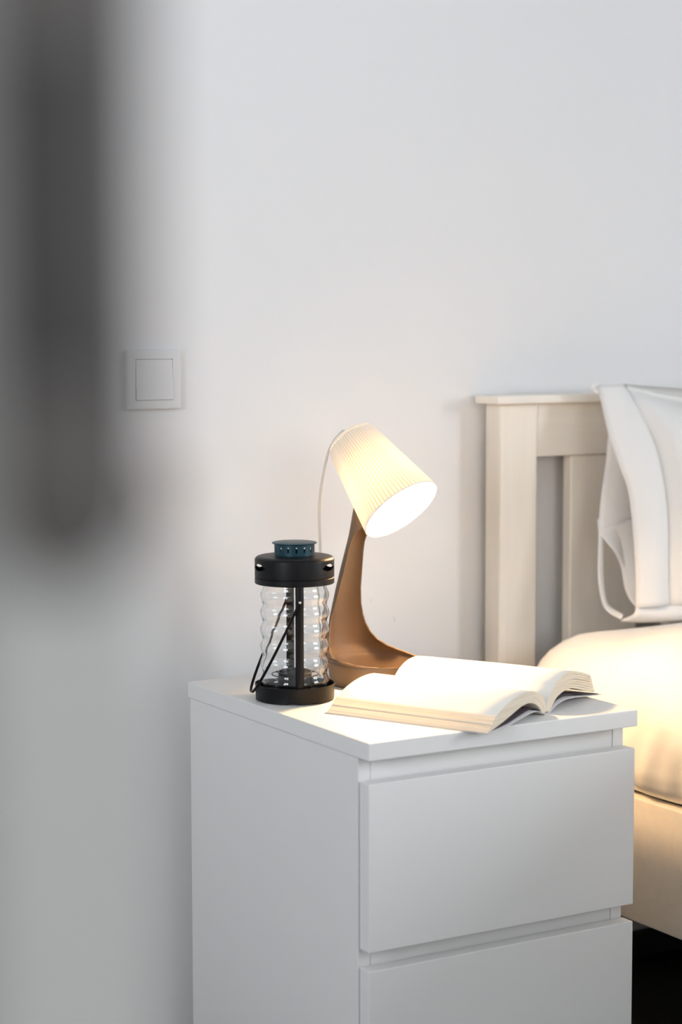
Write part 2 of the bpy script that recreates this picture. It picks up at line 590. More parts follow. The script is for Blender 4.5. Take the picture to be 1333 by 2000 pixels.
box('middle_rail', 0.0190, W_ - 0.0190, 0.0275, 0.0425, 0.262, 0.312, MSTAND, ns, 0.0006, 1)
box('plinth', 0.0190, W_ - 0.0190, 0.0275, 0.0425, 0.0, 0.07, MSTAND, ns, 0.0006, 1)
for (a, b) in ((0.2977, 0.5003), (0.052, 0.2751)):
    dr = box('drawer', 0.0015, W_ - 0.0020, 0.0025, 0.0235, a, b, MSTAND, ns, 0.0010, 2)
    boxes('drawer_box', [(0.03, 0.04, 0.0245, 0.42, a + 0.03, b - 0.05), (0.36, 0.37, 0.0245, 0.42, a + 0.03, b - 0.05),
                         (0.04, 0.36, 0.0245, 0.42, a + 0.03, a + 0.037), (0.04, 0.36, 0.41, 0.42, a + 0.037, b - 0.05)], MSTAND, dr)

# ---------------------------------------------------------------- bed
bed = thing('bed', 'white-stained wooden bed with a slatted headboard and capped top rail', 'bed', (0, 0, 0))
BX0, BX1 = 0.541, 2.145
for px in (BX0, BX1 - 0.0693):
    box('post', px, px + 0.0693, 0.505, 0.544, 0, 0.9165, MBED, bed, 0.003, 3)
box('top_cap', BX0 - 0.0165, BX1 + 0.0165, 0.489, 0.5495, 0.9168, 0.9300, MBEDX, bed, 0.003, 3)
box('head_rail', BX0 + 0.0693, BX1 - 0.0693, 0.509, 0.538, 0.8352, 0.9165, MBEDX, bed, 0.0012, 2)
box('lower_head_rail', BX0 + 0.0693, BX1 - 0.0693, 0.509, 0.538, 0.30, 0.42, MBEDX, bed, 0.0012, 2)
ns_, sw_, gp = 7, 0.148, 0.0
x = BX0 + 0.0693 + 0.071
span = (BX1 - 0.0693 - 0.071) - x
pitch = (span + 0.066) / 7
for k in range(7):
    xa = x + k * pitch
    box('slat', xa, xa + pitch - 0.066, 0.514, 0.535, 0.4202, 0.8345, MBED, bed, 0.003, 3)
RX = 0.55
LEN = 2.05
for xa in (RX, BX1 - 0.009 - 0.026):
    box('side_rail', xa, xa + 0.026, 0.5045 - LEN, 0.5045, 0.203, 0.379, MBEDX, bed, 0.002, 2)
box('foot_rail', RX + 0.0262, BX1 - 0.0352, 0.5045 - LEN, 0.5345 - LEN, 0.203, 0.379, MBEDX, bed, 0.002, 2)
for xa in (RX, BX1 - 0.009 - 0.065):
    box('leg', xa + 0.002, xa + 0.063, 0.507 - LEN, 0.567 - LEN, 0, 0.2025, MBED, bed, 0.003, 2)
for k in range(14):
    ya = 0.44 - k * 0.14
    box('bed_slat', RX + 0.027, BX1 - 0.037, ya - 0.07, ya, 0.235, 0.25, MBEDX, bed)


def softbox(x0, x1, y0, y1, z0, ztop, rr, wr, n=2.6, nu=150, nv=34, zfun=None):
    """puffy mattress form: plan is a rounded rectangle, sides bulge and roll over into the top"""
    cx, cy, hx, hy = (x0 + x1) / 2, (y0 + y1) / 2, (x1 - x0) / 2, (y1 - y0) / 2
    rows = []
    # plan outline
    out = []
    per = []
    R = rr
    def corner(cxx, cyy, a0):
        for k in range(11):
            a = math.radians(a0 + 9 * k)
            per.append((cxx + R * math.cos(a), cyy + R * math.sin(a), math.cos(a), math.sin(a)))
    corner(x1 - R, y1 - R, 0)
    for k in range(1, 24):
        t = k / 24
        per.append((x1 - R + (x0 + R - x1 + R) * t, y1, 0, 1))
    corner(x0 + R, y1 - R, 90)
    for k in range(1, 90):
        t = k / 90
        per.append((x0, y1 - R + (y0 + R - y1 + R) * t, -1, 0))
    corner(x0 + R, y0 + R, 180)
    for k in range(1, 24):
        t = k / 24
        per.append((x0 + R + (x1 - R - x0 - R) * t, y0, 0, -1))
    corner(x1 - R, y0 + R, 270)
    for k in range(1, 90):
        t = k / 90
        per.append((x1, y0 + R + (y1 - R - y0 - R) * t, 1, 0))
    return per


def cushion(per, prof, rad, disp=None):
    """prof: list of (inset, z) from the bottom edge to the top centre"""
    rows = []
    xa, xb = min(q[0] for q in per), max(q[0] for q in per)
    ya, yb = min(q[1] for q in per), max(q[1] for q in per)
    for i, (ins, z) in enumerate(prof):
        row = []
        for (px, py, nx, ny) in per:
            # beyond the corner radius the outline shrinks as a plain rectangle
            k = min(ins, rad) if nx * ny else ins
            p = Vector((min(max(px - nx * k, xa + ins), xb - ins), min(max(py - ny * k, ya + ins), yb - ins), z))
            if disp:
                p = disp(p, nx, ny, i, ins)
            row.append(p)
        rows.append(row)
    return rows


def sstep(a, b, x):
    t = min(max((x - a) / (b - a), 0), 1)
    return t * t * (3 - 2 * t)


mt_per = softbox(0.580, 2.105, -1.51, 0.500, 0, 0, 0.05, 0)
mp = [(0.5, 0.2505), (0.02, 0.2505), (0.004, 0.256), (0.0, 0.27), (0.0, 0.36), (0.004, 0.372), (0.02, 0.378), (0.5, 0.378)]
bm = grid_bm(cushion(mt_per, mp, 0.05), close_u=True)
bmesh.ops.holes_fill(bm, edges=[e for e in bm.edges if len(e.link_faces) == 1], sides=0)
mo = bm_obj('mattress', bm, MSHEET, None, True)
mo['label'] = 'white mattress under the duvet, set inside the bed frame'
mo['category'] = 'mattress'

# thick duvet, rolls over the mattress edge and is tucked inside the side rail
d_per = softbox(0.536, 2.15, -1.53, 0.478, 0, 0, 0.085, 0)
dprof = []
for a, zz in ((0.042, 0.382), (0.030, 0.386), (0.016, 0.400), (0.007, 0.420), (0.002, 0.445), (0.0, 0.47), (0.002, 0.495), (0.008, 0.515),
              (0.018, 0.533), (0.032, 0.549), (0.050, 0.562), (0.072, 0.5725), (0.10, 0.580), (0.14, 0.585), (0.20, 0.5865), (0.30, 0.587), (0.45, 0.587), (0.60, 0.587), (0.74, 0.587)):
    dprof.append((a, zz))


def dshape(p, nx, ny, i, ins):
    if p.z > 0.5:
        k = sstep(0.33, 0.20, p.y)
        p.z += 0.014 * k * sstep(0.5, 0.57, p.z)
        p.z += 0.0025 * math.sin(p.x * 9 + p.y * 4) * sstep(0.03, 0.2, ins)
        p.z += 0.0025 * math.sin(p.y * 23 - p.x * 15) * sstep(0.02, 0.15, ins)
    low = sstep(0.56, 0.42, p.z) * sstep(0.372, 0.40, p.z)
    s = p.y if abs(nx) > 0.5 else p.x
    fold = math.sin(s * 70 + p.z * 22 + 1.3 * math.sin(s * 17)) * 0.0035 + math.sin(s * 31 - p.z * 40) * 0.004 + \
        0.002 * math.sin(s * 130 + p.z * 60)
    fold *= 0.6
    p.x += nx * fold * low
    p.y += ny * fold * low
    return p


fine = []
for (a, b) in zip(dprof, dprof[1:]):
    for k in range(3):
        fine.append((a[0] + (b[0] - a[0]) * k / 3, a[1] + (b[1] - a[1]) * k / 3))
fine.append(dprof[-1])
# denser outline for the folds
def densify(per, k):
    o = []
    n = len(per)
    for i in range(n):
        a, b = per[i], per[(i + 1) % n]
        m = k if math.dist(a[:2], b[:2]) > 0.015 else 1
        for j in range(m):
            t = j / m
            o.append(tuple(p + (q - p) * t for p, q in zip(a, b)))
    return o


bm = grid_bm(cushion(densify(d_per, 4), fine, 0.085, dshape), close_u=True)
bmesh.ops.holes_fill(bm, edges=[e for e in bm.edges if len(e.link_faces) == 1 and e.verts[0].co.z > 0.5], sides=0)
dv = bm_obj('duvet', bm, MSHEET, None, True)
dv['label'] = 'thick plump white duvet covering the bed and tucked inside its side rail'
dv['category'] = 'duvet'
solidify(dv, 0.004, 0)

# ---------------------------------------------------------------- pillow standing against the headboard
pil = thing('pillow', 'white pillow in a loose open-ended pillowcase, standing against the headboard slats', 'pillow', (0, 0, 0))
RIDGE = [(0.7423, 0.355, 0.6172), (0.7444, 0.36, 0.6785), (0.7507, 0.37, 0.7391), (0.7552, 0.385, 0.7998), (0.755, 0.405, 0.8545), (0.7399, 0.43, 0.9068), (0.7287, 0.455, 0.9452)]
FRONT = [(0.6876, 0.36, 0.6152), (0.6899, 0.365, 0.666), (0.6933, 0.375, 0.7187), (0.6946, 0.39, 0.7866), (0.6866, 0.4, 0.8209), (0.6804, 0.42, 0.87), (0.6819, 0.44, 0.9155), (0.6854, 0.455, 0.9444)]
NV = 33
rid = resample(catmull(RIDGE), NV)
fro = resample(catmull(FRONT), NV)
# body: front and back skins meeting at the edges
XE = 1.36
rows = []
NU = 40
for j in range(NV):
    v = j / (NV - 1)
    L = rid[j]
    ring = []
    ztop_drop = 0.045 * v * v
    for side in (0, 1):
        rng = range(0, NU) if side == 0 else range(NU, 0, -1)
        for i in rng:
            u = i / NU
            x = L.x + (XE - L.x) * u
            z = L.z - ztop_drop * math.sin(min(u * 1.6, 1) * math.pi / 2) * (1 if v > 0.5 else v * 2)
            fat = max(4 * u * (1 - u), 0) ** 0.42 * max(1 - abs(2 * v - 0.9) ** 3.0, 0.0) ** 0.5
            ymid = L.y + 0.012 * min(u * 6, 1)
            if side == 0:
                y = ymid - 0.085 * fat + 0.003 * math.sin(x * 30 + z * 22)
            else:
                y = min(ymid + 0.075 * fat, 0.503)
            ring.append((x, y, z))
    rows.append(ring)
bm = grid_bm(rows, close_u=True)
bmesh.ops.holes_fill(bm, edges=[e for e in bm.edges if len(e.link_faces) == 1], sides=0)
bm_obj('cushion', bm, MPILLOW, pil, True)


def sheet(name, A, B, n, bulge, parent, th=0.0016, k=8, wob=0.0):
    A = resample(catmull(A), n)
    B = resample(catmull(B), n)
    rows = []
    for j in range(n):
        row = []
        for i in range(k + 1):
            u = i / k
            p = A[j].lerp(B[j], u)
            p = p + Vector((0, -bulge * math.sin(math.pi * u), 0))
            p.y += wob * math.sin(j * 0.9 + u * 3)
            row.append(p)
        rows.append(row)
    o = bm_obj(name, grid_bm(rows), MPILLOW, parent, True)
    solidify(o, th, 0)
    return o


rid2 = [(p[0] + 0.004, p[1] - 0.002, p[2]) for p in RIDGE]
sheet('front_hem', FRONT, rid2, 40, 0.010, pil, 0.0022)
# stitched edge beside the hem
bm = tube_bm(resample(catmull([(p[0], p[1] - 0.003, p[2]) for p in RIDGE]), 40), 0.0016, 8)
bm_obj('hem_seam', bm, MPILLOW, pil, True)
BACK_OUT = [(0.7198, 0.47, 0.8744), (0.716, 0.469, 0.8499), (0.7105, 0.465, 0.8238), (0.6993, 0.46, 0.7814), (0.691, 0.455, 0.743), (0.6864, 0.45, 0.7185)]
BACK_IN = [(0.745, 0.46, 0.8732), (0.752, 0.455, 0.835), (0.756, 0.45, 0.79), (0.750, 0.445, 0.745), (0.738, 0.44, 0.70), (0.725, 0.43, 0.66)]
sheet('back_layer', BACK_OUT, BACK_IN, 24, 0.006, pil)
HOLE = [(0.6880, 0.4500, 0.7260), (0.6942, 0.45, 0.7196), (0.7074, 0.445, 0.6973), (0.7176, 0.435, 0.6686), (0.717, 0.425, 0.6382), (0.7151, 0.41, 0.6204), (0.7201, 0.4, 0.6079)]
HOLE_R = [(0.745, 0.44, 0.74), (0.748, 0.435, 0.72), (0.75, 0.43, 0.70), (0.75, 0.42, 0.67), (0.75, 0.41, 0.64), (0.75, 0.40, 0.62), (0.75, 0.39, 0.608)]
sheet('inner_fold', HOLE, HOLE_R, 24, 0.004, pil)
LOOP_OUT = [(0.6890, 0.4570, 0.74), (0.6864, 0.45, 0.7201), (0.6819, 0.445, 0.6894), (0.6785, 0.44, 0.6509), (0.679, 0.43, 0.6144), (0.6801, 0.415, 0.6015), (0.6829, 0.39, 0.5940)]
LOOP_IN = [(0.6990, 0.4570, 0.74), (0.6962, 0.45, 0.7195), (0.6927, 0.445, 0.6888), (0.6903, 0.44, 0.6501), (0.6888, 0.43, 0.6157), (0.6898, 0.415, 0.6066), (0.6887, 0.39, 0.6010)]
sheet('back_hem', LOOP_OUT, LOOP_IN, 30, 0.001, pil, k=3)
FL_A = [(0.6876, 0.36, 0.6150), (0.7079, 0.362, 0.6150), (0.7355, 0.358, 0.6165), (0.7549, 0.35, 0.6175), (0.83, 0.34, 0.618), (0.95, 0.335, 0.618), (1.1, 0.335, 0.618)]
FL_B = [(0.6829, 0.39, 0.5925), (0.700, 0.375, 0.5915), (0.735, 0.360, 0.5915), (0.775, 0.350, 0.5915), (0.86, 0.342, 0.5915), (0.96, 0.34, 0.5915), (1.1, 0.34, 0.5915)]
sheet('bottom_fold', FL_A, FL_B, 40, 0.012, pil, 0.004, 6)
# small turned corner of the case at its top
bm = tube_bm(catmull([(0.6854, 0.455, 0.9435), (0.678, 0.452, 0.9450), (0.672, 0.450, 0.9415), (0.676, 0.452, 0.936), (0.6835, 0.450, 0.933)], 5), [0.0015] + [0.0035] * 18 + [0.002] * 2, 8)
bm_obj('turned_corner', bm, MPILLOW, pil, True)

# ---------------------------------------------------------------- table lamp
ROT = math.atan2(-0.5100013, 0.86017363)
LB = Vector((0.2187, 0.3321, 0.55))
lamp = thing('table_lamp', 'lit table lamp with a white pleated shade on a curved taupe plastic stand', 'lamp', LB, ROT)
# local x = to the right, local y = away from the room, toward the wall
SEC = [  # height, centre s, radius, half opening (deg)
    (0.0005, -0.004, 0.0605, 0), (0.006, -0.004, 0.0615, 0), (0.018, -0.004, 0.0630, 0), (0.0290, -0.004, 0.064, 0.0),
    (0.0310, -0.0048, 0.0640, 45), (0.0335, -0.006, 0.063, 75), (0.037, -0.009, 0.0610, 89), (0.043, -0.0190, 0.0515, 90), (0.052, -0.0270, 0.0425, 91),
    (0.062, -0.0315, 0.0372, 94), (0.075, -0.0342, 0.0330, 98), (0.0875, -0.0355, 0.0300, 100), (0.1025, -0.0362, 0.0262, 100),
    (0.125, -0.0350, 0.0226, 100), (0.150, -0.0320, 0.0198, 100), (0.175, -0.0288, 0.0168, 100), (0.190, -0.0268, 0.0150, 97),
    (0.200, -0.0255, 0.0139, 86), (0.207, -0.0247, 0.0134, 66), (0.212, -0.0241, 0.0131, 42), (0.2145, -0.0239, 0.0129, 16), (0.2155, -0.0238, 0.0128, 0),
    (0.235, -0.0215, 0.0118, 0), (0.255, -0.0195, 0.0105, 0), (0.268, -0.0175, 0.0090, 0)]
NC = 72


def WL(h):
    return lerp_tab([(0.037, 18), (0.052, 30), (0.0875, 24), (0.1025, 12), (0.13, 4), (0.15, 0)], h)[0]


rows = []
hs = []
for (a, b) in zip(SEC, SEC[1:]):
    k = max(2, int((b[0] - a[0]) / 0.003))
    for i in range(k):
        t = i / k
        hs.append(tuple(p + (q - p) * t for p, q in zip(a, b)))
hs.append(SEC[-1])
for h, c, r, w_ in hs:
    row = []
    for j in range(NC + 1):
        wl = w_ + (WL(h) if w_ >= 89 else 0)          # the near flank is cut back further than the far one
        phi = 40 + wl + (360 - wl - w_) * j / NC
        a = math.radians(phi)
        # phi measured from +s toward the camera (local -y)
        row.append((c + r * math.cos(a), -r * math.sin(a) - (c + 0.004) * 0.85, h))
    rows.append(row)
bm = grid_bm(rows)
bmesh.ops.remove_doubles(bm, verts=bm.verts, dist=1e-5)
arm = bm_obj('stand', bm, MARM, lamp, True)
solidify(arm, 0.0022, 0)
bm = lathe_bm([(0.0001, 0.0010), (0.0586, 0.0010), (0.0592, 0.0025), (0.0586, 0.0040), (0.0001, 0.0045)], 64)
bmesh.ops.translate(bm, verts=bm.verts, vec=(-0.004, 0, 0))
bmesh.ops.remove_doubles(bm, verts=bm.verts, dist=2e-4)
bm_obj('base_plate', bm, MARM, lamp, True)
# shade frame: axis from the narrow end to the mouth
TOP = Vector((-0.0357, 0.0275, 0.3282))
MOU = Vector((0.0297, -0.0275, 0.2400))
ax = (MOU - TOP)
LSH = ax.length
axn = ax.normalized()
q = Vector((0, 0, 1)).rotation_difference(axn)


def sh(p):
    return TOP + q @ Vector(p)


NP = 62
rows = []
for i in range(25):
    t = i / 24
    r = 0.0352 + (0.0566 - 0.0352) * t
    row = []
    for j in range(NP * 4):
        a = 2 * math.pi * j / (NP * 4)
        ph = (j % 4)
        amp = 0.0009 if 0 < i < 24 else 0.0002
        rr = r + (amp if ph in (1, 2) else -amp)
        row.append(sh((rr * math.cos(a), rr * math.sin(a), LSH * t)))
    rows.append(row)
bm = grid_bm(rows, close_u=True)
shade = bm_obj('lamp_shade', bm, [MSHADE, MRIB], lamp, True)
for i_, p_ in enumerate(shade.data.polygons):
    if (i_ % (NP * 4)) % 4 == 3:
        p_.material_index = 1


def ring(name, r, z, t, m, parent):
    bm = bmesh.new()
    rows = []
    for k in range(12):
        b = 2 * math.pi * k / 12
        rows.append([sh(((r + t * math.cos(b)) * math.cos(2 * math.pi * j / 96), (r + t * math.cos(b)) * math.sin(2 * math.pi * j / 96), z + t * math.sin(b))) for j in range(96)])
    grid_bm(rows, bm, True, True)
    return bm_obj(name, bm, m, parent, True)


ring('mouth_ring', 0.0566, LSH, 0.0010, MSHADE, shade)
# closed, softly rounded narrow end with a hole for the cord
rows = []
for r, z in ((0.0352, 0.0), (0.0340, -0.0030), (0.0315, -0.0052), (0.027, -0.0060), (0.016, -0.0060), (0.005, -0.0060)):
    rows.append([sh((r * math.cos(2 * math.pi * j / 96), r * math.sin(2 * math.pi * j / 96), z)) for j in range(96)])
bm_obj('shade_top', grid_bm(rows, close_u=True), MSHADE, shade, True)


def sh_lathe(name, prof, m, parent, n=40):
    rows = [[sh((r * math.cos(2 * math.pi * j / n), r * math.sin(2 * math.pi * j / n), z)) for j in range(n)] for r, z in prof]
    bm = grid_bm(rows, close_u=True)
    bmesh.ops.remove_doubles(bm, verts=bm.verts, dist=2e-4)
    return bm_obj(name, bm, m, parent, True)


sh_lathe('lamp_holder', [(0.0001, -0.005), (0.013, -0.005), (0.0145, 0.0), (0.0145, 0.044), (0.013, 0.048), (0.0001, 0.048)], MCORD, lamp)
sh_lathe('bulb', [(0.0001, 0.0485), (0.011, 0.0485), (0.0125, 0.056), (0.0175, 0.068), (0.0215, 0.08), (0.022, 0.09), (0.0195, 0.101), (0.0135, 0.108), (0.006, 0.1115), (0.0001, 0.112)], MBULB, lamp)
# bracket from the top of the stand to the lamp holder, inside the shade
bt = Vector((-0.0175, 0.0149, 0.262))
bm_obj('bracket', tube_bm(catmull([bt, bt.lerp(sh((0, 0, 0.02)), 0.4) + Vector((0.003, 0, 0.004)), sh((0, 0, 0.012))], 6), 0.0045, 12), MARM, lamp, True)
cordpts = [sh((0, 0, -0.004)), sh((0, 0, -0.013)), (-0.0475, 0.028, 0.3420), (-0.0560, 0.027, 0.3345), (-0.0625, 0.027, 0.3250), (-0.0688, 0.027, 0.3100), (-0.0751, 0.028, 0.2823), (-0.0800, 0.029, 0.2478),
           (-0.0805, 0.031, 0.2135), (-0.0795, 0.034, 0.182), (-0.078, 0.038, 0.14), (-0.074, 0.046, 0.09), (-0.0715, 0.054, 0.040), (-0.071, 0.060, 0.012), (-0.074, 0.068, 0.0022), (-0.08, 0.10, 0.0022), (-0.088, 0.13, 0.0022)]
bm_obj('cord', tube_bm(catmull(cordpts, 8), 0.0019, 10), MCORD, lamp, True)

# ---------------------------------------------------------------- lantern
lan = thing('lantern', 'black metal candle lantern with a ribbed clear glass cylinder, standing left of the lamp', 'lantern', (0.0654, 0.2918, 0.55), ROT)
# local -y faces the camera
# base dish
prof = [(0.0515, 0.0008), (0.0517, 0.0165), (0.0524, 0.0200), (0.0524, 0.0212), (0.0512, 0.0212), (0.0506, 0.0185), (0.0503, 0.0085), (0.0001, 0.0085), (0.0001, 0.0070), (0.0500, 0.0070), (0.0502, 0.0008)]
bm = lathe_bm(prof, 128, close=True)
bmesh.ops.remove_doubles(bm, verts=bm.verts, dist=1.5e-4)
base = bm_obj('base', bm, MBLACK, lan, False)
cs = []
bpy.context.view_layer.update()
for k in range(4):
    a = math.radians(-94 + 90 * k)
    bmc = bmesh.new()
    add_box(bmc, 0.044, 0.060, -0.007, 0.007, -0.003, 0.0026)
    bmesh.ops.rotate(bmc, verts=bmc.verts, matrix=Matrix.Rotation(a, 3, 'Z'))
    c = bm_obj('cutter', bmc); c.parent = lan
    cs.append(c)
bpy.context.view_layer.update()
cut(base, cs)
base.data.materials.clear(); base.data.materials.append(MBLACK)
smooth_angle(base, 35)
# ribbed glass
gp_ = []
N = 120
for k in range(N + 1):
    z = 0.0092 + (0.1575 - 0.0092) * k / N
    r = 0.0430 + 0.0016 * math.cos(2 * math.pi * (z - 0.024) / 0.0225) + 0.0008 * math.sin(math.pi * (z - 0.01) / 0.147)
    if z > 0.147:
        r = r + (0.0410 - r) * sstep(0.147, 0.153, z)
    gp_.append((r, z))
prof = gp_ + [(r - 0.0019, z) for r, z in gp_[::-1]]
bm = lathe_bm(prof, 128, close=True)
bm_obj('glass_cylinder', bm, MGLASS, lan, True)
# candle cup and its drip ring
bm = lathe_bm([(0.0001, 0.0086), (0.0215, 0.0086), (0.0217, 0.034), (0.0226, 0.0350), (0.0226, 0.0360), (0.0210, 0.0360), (0.0205, 0.034), (0.0205, 0.012), (0.0001, 0.012)], 64)
bmesh.ops.remove_doubles(bm, verts=bm.verts, dist=1.5e-4)
cup = bm_obj('candle_cup', bm, MCUP, lan, True)
smooth_angle(cup, 40)
bm = bmesh.new()
rows = []
for k in range(8):
    b = 2 * math.pi * k / 8
    rows.append([((0.0300 + 0.0007 * math.cos(b)) * math.cos(2 * math.pi * j / 72), (0.0300 + 0.0007 * math.cos(b)) * math.sin(2 * math.pi * j / 72), 0.0330 + 0.0007 * math.sin(b)) for j in range(72)])
grid_bm(rows, bm, True, True)
for k in range(3):
    a = math.radians(30 + 120 * k)
    tube_bm([(0.0215 * math.cos(a), 0.0215 * math.sin(a), 0.0330), (0.0295 * math.cos(a), 0.0295 * math.sin(a), 0.0330)], 0.0007, 8, bm)
bm_obj('cup_ring', bm, MCUP, cup, True)
# lid: hollow cap with rounded shoulder and eye-shaped vents
lp = [(0.0512, 0.1525), (0.0518, 0.1531), (0.0518, 0.1600), (0.0508, 0.1606), (0.0508, 0.1614), (0.0518, 0.1620), (0.0518, 0.1830)]
for k in range(1, 9):
    a = math.pi / 2 * k / 8
    lp.append((0.0518 - 0.0075 * (1 - math.cos(a)), 0.1830 + 0.0052 * math.sin(a)))
lp += [(0.030, 0.1893), (0.0255, 0.1895)]
inner = [(0.0245, 0.1883), (0.044, 0.1870), (0.0495, 0.1845), (0.0506, 0.182), (0.0500, 0.1525)]
bm = lathe_bm(lp + inner, 128, close=True)
lid = bm_obj('lid', bm, MBLACK, lan, False)
cs = []
for k, ang in enumerate((-90 - 62, -90 + 62, 90 - 62, 90 + 62)):
    a = math.radians(ang)
    bmc = bmesh.new()
    pr_ = []
    for j in range(17):
        t = -1 + 2 * j / 16
        pr_.append((t * 0.0155, 0.0054 * (1 - t * t)))
    for j in range(15, 0, -1):
        t = -1 + 2 * j / 16
        pr_.append((t * 0.0155, -0.0042 * (1 - t * t)))
    f0 = [bmc.verts.new((0.040, x, z + 0.1745)) for x, z in pr_]
    f1 = [bmc.verts.new((0.062, x, z + 0.1745)) for x, z in pr_]
    bmc.faces.new(f0); bmc.faces.new(f1[::-1])
    for j in range(len(pr_)):
        bmc.faces.new((f0[j], f0[(j + 1) % len(pr_)], f1[(j + 1) % len(pr_)], f1[j]))
    bmesh.ops.rotate(bmc, verts=bmc.verts, matrix=Matrix.Rotation(a, 3, 'Z'))
    c = bm_obj('cutter', bmc); c.parent = lan
    cs.append(c)
bpy.context.view_layer.update()
cut(lid, cs)
lid.data.materials.clear(); lid.data.materials.append(MBLACK)
smooth_angle(lid, 30)
# chimney with a row of slots
bm = lathe_bm([(0.0262, 0.1893), (0.0262, 0.2040), (0.0254, 0.2040), (0.0254, 0.1893)], 128, close=True)
chim = bm_obj('chimney', bm, MTEAL, lan, False)
cs = []
for k in range(15):
    a = 2 * math.pi * (k + 0.5) / 15 + 0.02
    bmc = bmesh.new()
    f0, f1 = [], []
    for j in range(16):
        b = 2 * math.pi * j / 16
        x = 0.0012 * math.cos(b)
        z = 0.1972 + 0.0024 * (1 if math.sin(b) > 0 else -1) * (abs(math.sin(b)) > 0.01) + 0.0012 * math.sin(b)
        f0.append(bmc.verts.new((0.020, x, z))); f1.append(bmc.verts.new((0.032, x, z)))
    bmc.faces.new(f0); bmc.faces.new(f1[::-1])
    for j in range(16):
        bmc.faces.new((f0[j], f0[(j + 1) % 16], f1[(j + 1) % 16], f1[j]))
    bmesh.ops.rotate(bmc, verts=bmc.verts, matrix=Matrix.Rotation(a, 3, 'Z'))
    c = bm_obj('cutter', bmc); c.parent = lan
    cs.append(c)
bpy.context.view_layer.update()
cut(chim, cs)
chim.data.materials.clear(); chim.data.materials.append(MTEAL)
smooth_angle(chim, 35)
bm = lathe_bm([(0.0001, 0.2040), (0.0285, 0.2040), (0.0293, 0.2046), (0.0293, 0.2052), (0.0280, 0.2058), (0.0001, 0.2062)], 96)
bmesh.ops.remove_doubles(bm, verts=bm.verts, dist=1.5e-4)
tp = bm_obj('top_disc', bm, MTEAL, lan, True)
smooth_angle(tp, 40)
# side straps, rivets and the wire handle
SA = math.radians(-90 + 8.5)


def polar(a, r, z, off=0.0):
    return Vector((r * math.cos(a) - off * math.sin(a), r * math.sin(a) + off * math.cos(a), z))


for s in (0, 1):
    a = SA + math.pi * s
    rows = []
    for r, z in ((0.0498, 0.0120), (0.0498, 0.030), (0.0492, 0.110), (0.0496, 0.1220), (0.0506, 0.1280), (0.0506, 0.1390), (0.0496, 0.146), (0.0492, 0.1520), (0.0490, 0.158)):
        rows.append([polar(a, r, z, -0.0053), polar(a, r + 0.0005, z, 0), polar(a, r, z, 0.0053)])
    st = bm_obj('strap', grid_bm(rows), MBLACK, lan, True)
    solidify(st, 0.0011, 0)
    bmr = bmesh.new()
    bmesh.ops.create_uvsphere(bmr, u_segments=16, v_segments=8, radius=0.0019)
    for v in bmr.verts:
        v.co.z *= 0.6
    mm = Vector((0, 0, 1)).rotation_difference(Vector((math.cos(a), math.sin(a), 0))).to_matrix()
    bmesh.ops.transform(bmr, verts=bmr.verts, matrix=Matrix.Translation(polar(a, 0.0534, 0.1335)) @ mm.to_4x4())
    bm_obj('rivet', bmr, MRIVET, st, True)
pa = polar(SA, 0.0526, 0.0)
ddir = Vector((-0.418, 0.0, -0.909)).normalized()
pts = []
for k in range(61):
    t = math.pi * k / 60
    c, s = math.cos(t), math.sin(t)
    e = 0.72
    pts.append(pa * (abs(c) ** 0.9 * (1 if c >= 0 else -1)) + Vector((0, 0, 0.1335)) + ddir * (0.1370 * (s ** 1.0)))
rows = []
for i, p in enumerate(pts):
    t = (pts[min(i + 1, 60)] - pts[max(i - 1, 0)]).normalized()
    nrm = pa.normalized().cross(ddir).normalized()
    b = t.cross(nrm).normalized()
    hw, ht = 0.0017, 0.0006
    rows.append([p + nrm * hw + b * ht, p - nrm * hw + b * ht, p - nrm * hw - b * ht, p + nrm * hw - b * ht])
bm = grid_bm(rows, close_u=True)
bmesh.ops.holes_fill(bm, edges=[e for e in bm.edges if len(e.link_faces) == 1], sides=0)
bm_obj('handle', bm, MBLACK, lan, False)

# ---------------------------------------------------------------- open book
bk = thing('open_book', 'open paperback book lying face up at the front edge of the bedside table', 'book', (0.278, 0.034, 0.55), math.atan2(0.427, 0.904))
# local x across the pages (spine at 0), local y from the tail to the head
LT = [(-0.1208, 0.018), (-0.1060, 0.0245), (-0.0884, 0.0303), (-0.0700, 0.0342), (-0.0526, 0.0358), (-0.0400, 0.0358), (-0.0304, 0.0346), (-0.0190, 0.0314), (-0.0104, 0.0276), (-0.0035, 0.0225), (0.0019, 0.0165), (0.0050, 0.0085), (0.0056, 0.003)]
LBt = [(-0.1420, 0.0012), (-0.1323, 0.0026), (-0.110, 0.0070), (-0.0882, 0.0123), (-0.0700, 0.0172), (-0.0566, 0.0202), (-0.0440, 0.0212), (-0.0346, 0.0205), (-0.0230, 0.0175), (-0.0147, 0.0128), (-0.0090, 0.0085), (-0.006, 0.0049), (-0.0046, 0.0015)]
RTt = [(0.0060, 0.003), (0.0066, 0.0090), (0.0100, 0.0165), (0.0170, 0.0250), (0.0255, 0.0318), (0.0360, 0.0380), (0.0486, 0.0420), (0.0620, 0.0438), (0.0772, 0.0432), (0.0910, 0.0408), (0.1044, 0.0376), (0.1262, 0.0312)]
RBt = [(0.0148, 0.0014), (0.0168, 0.0035), (0.0205, 0.0080), (0.0258, 0.0125), (0.0350, 0.0172), (0.0489, 0.0208), (0.0620, 0.0222), (0.0748, 0.0217), (0.0880, 0.0190), (0.102, 0.0155), (0.120, 0.0110), (0.1400, 0.0062)]
BL = 0.232


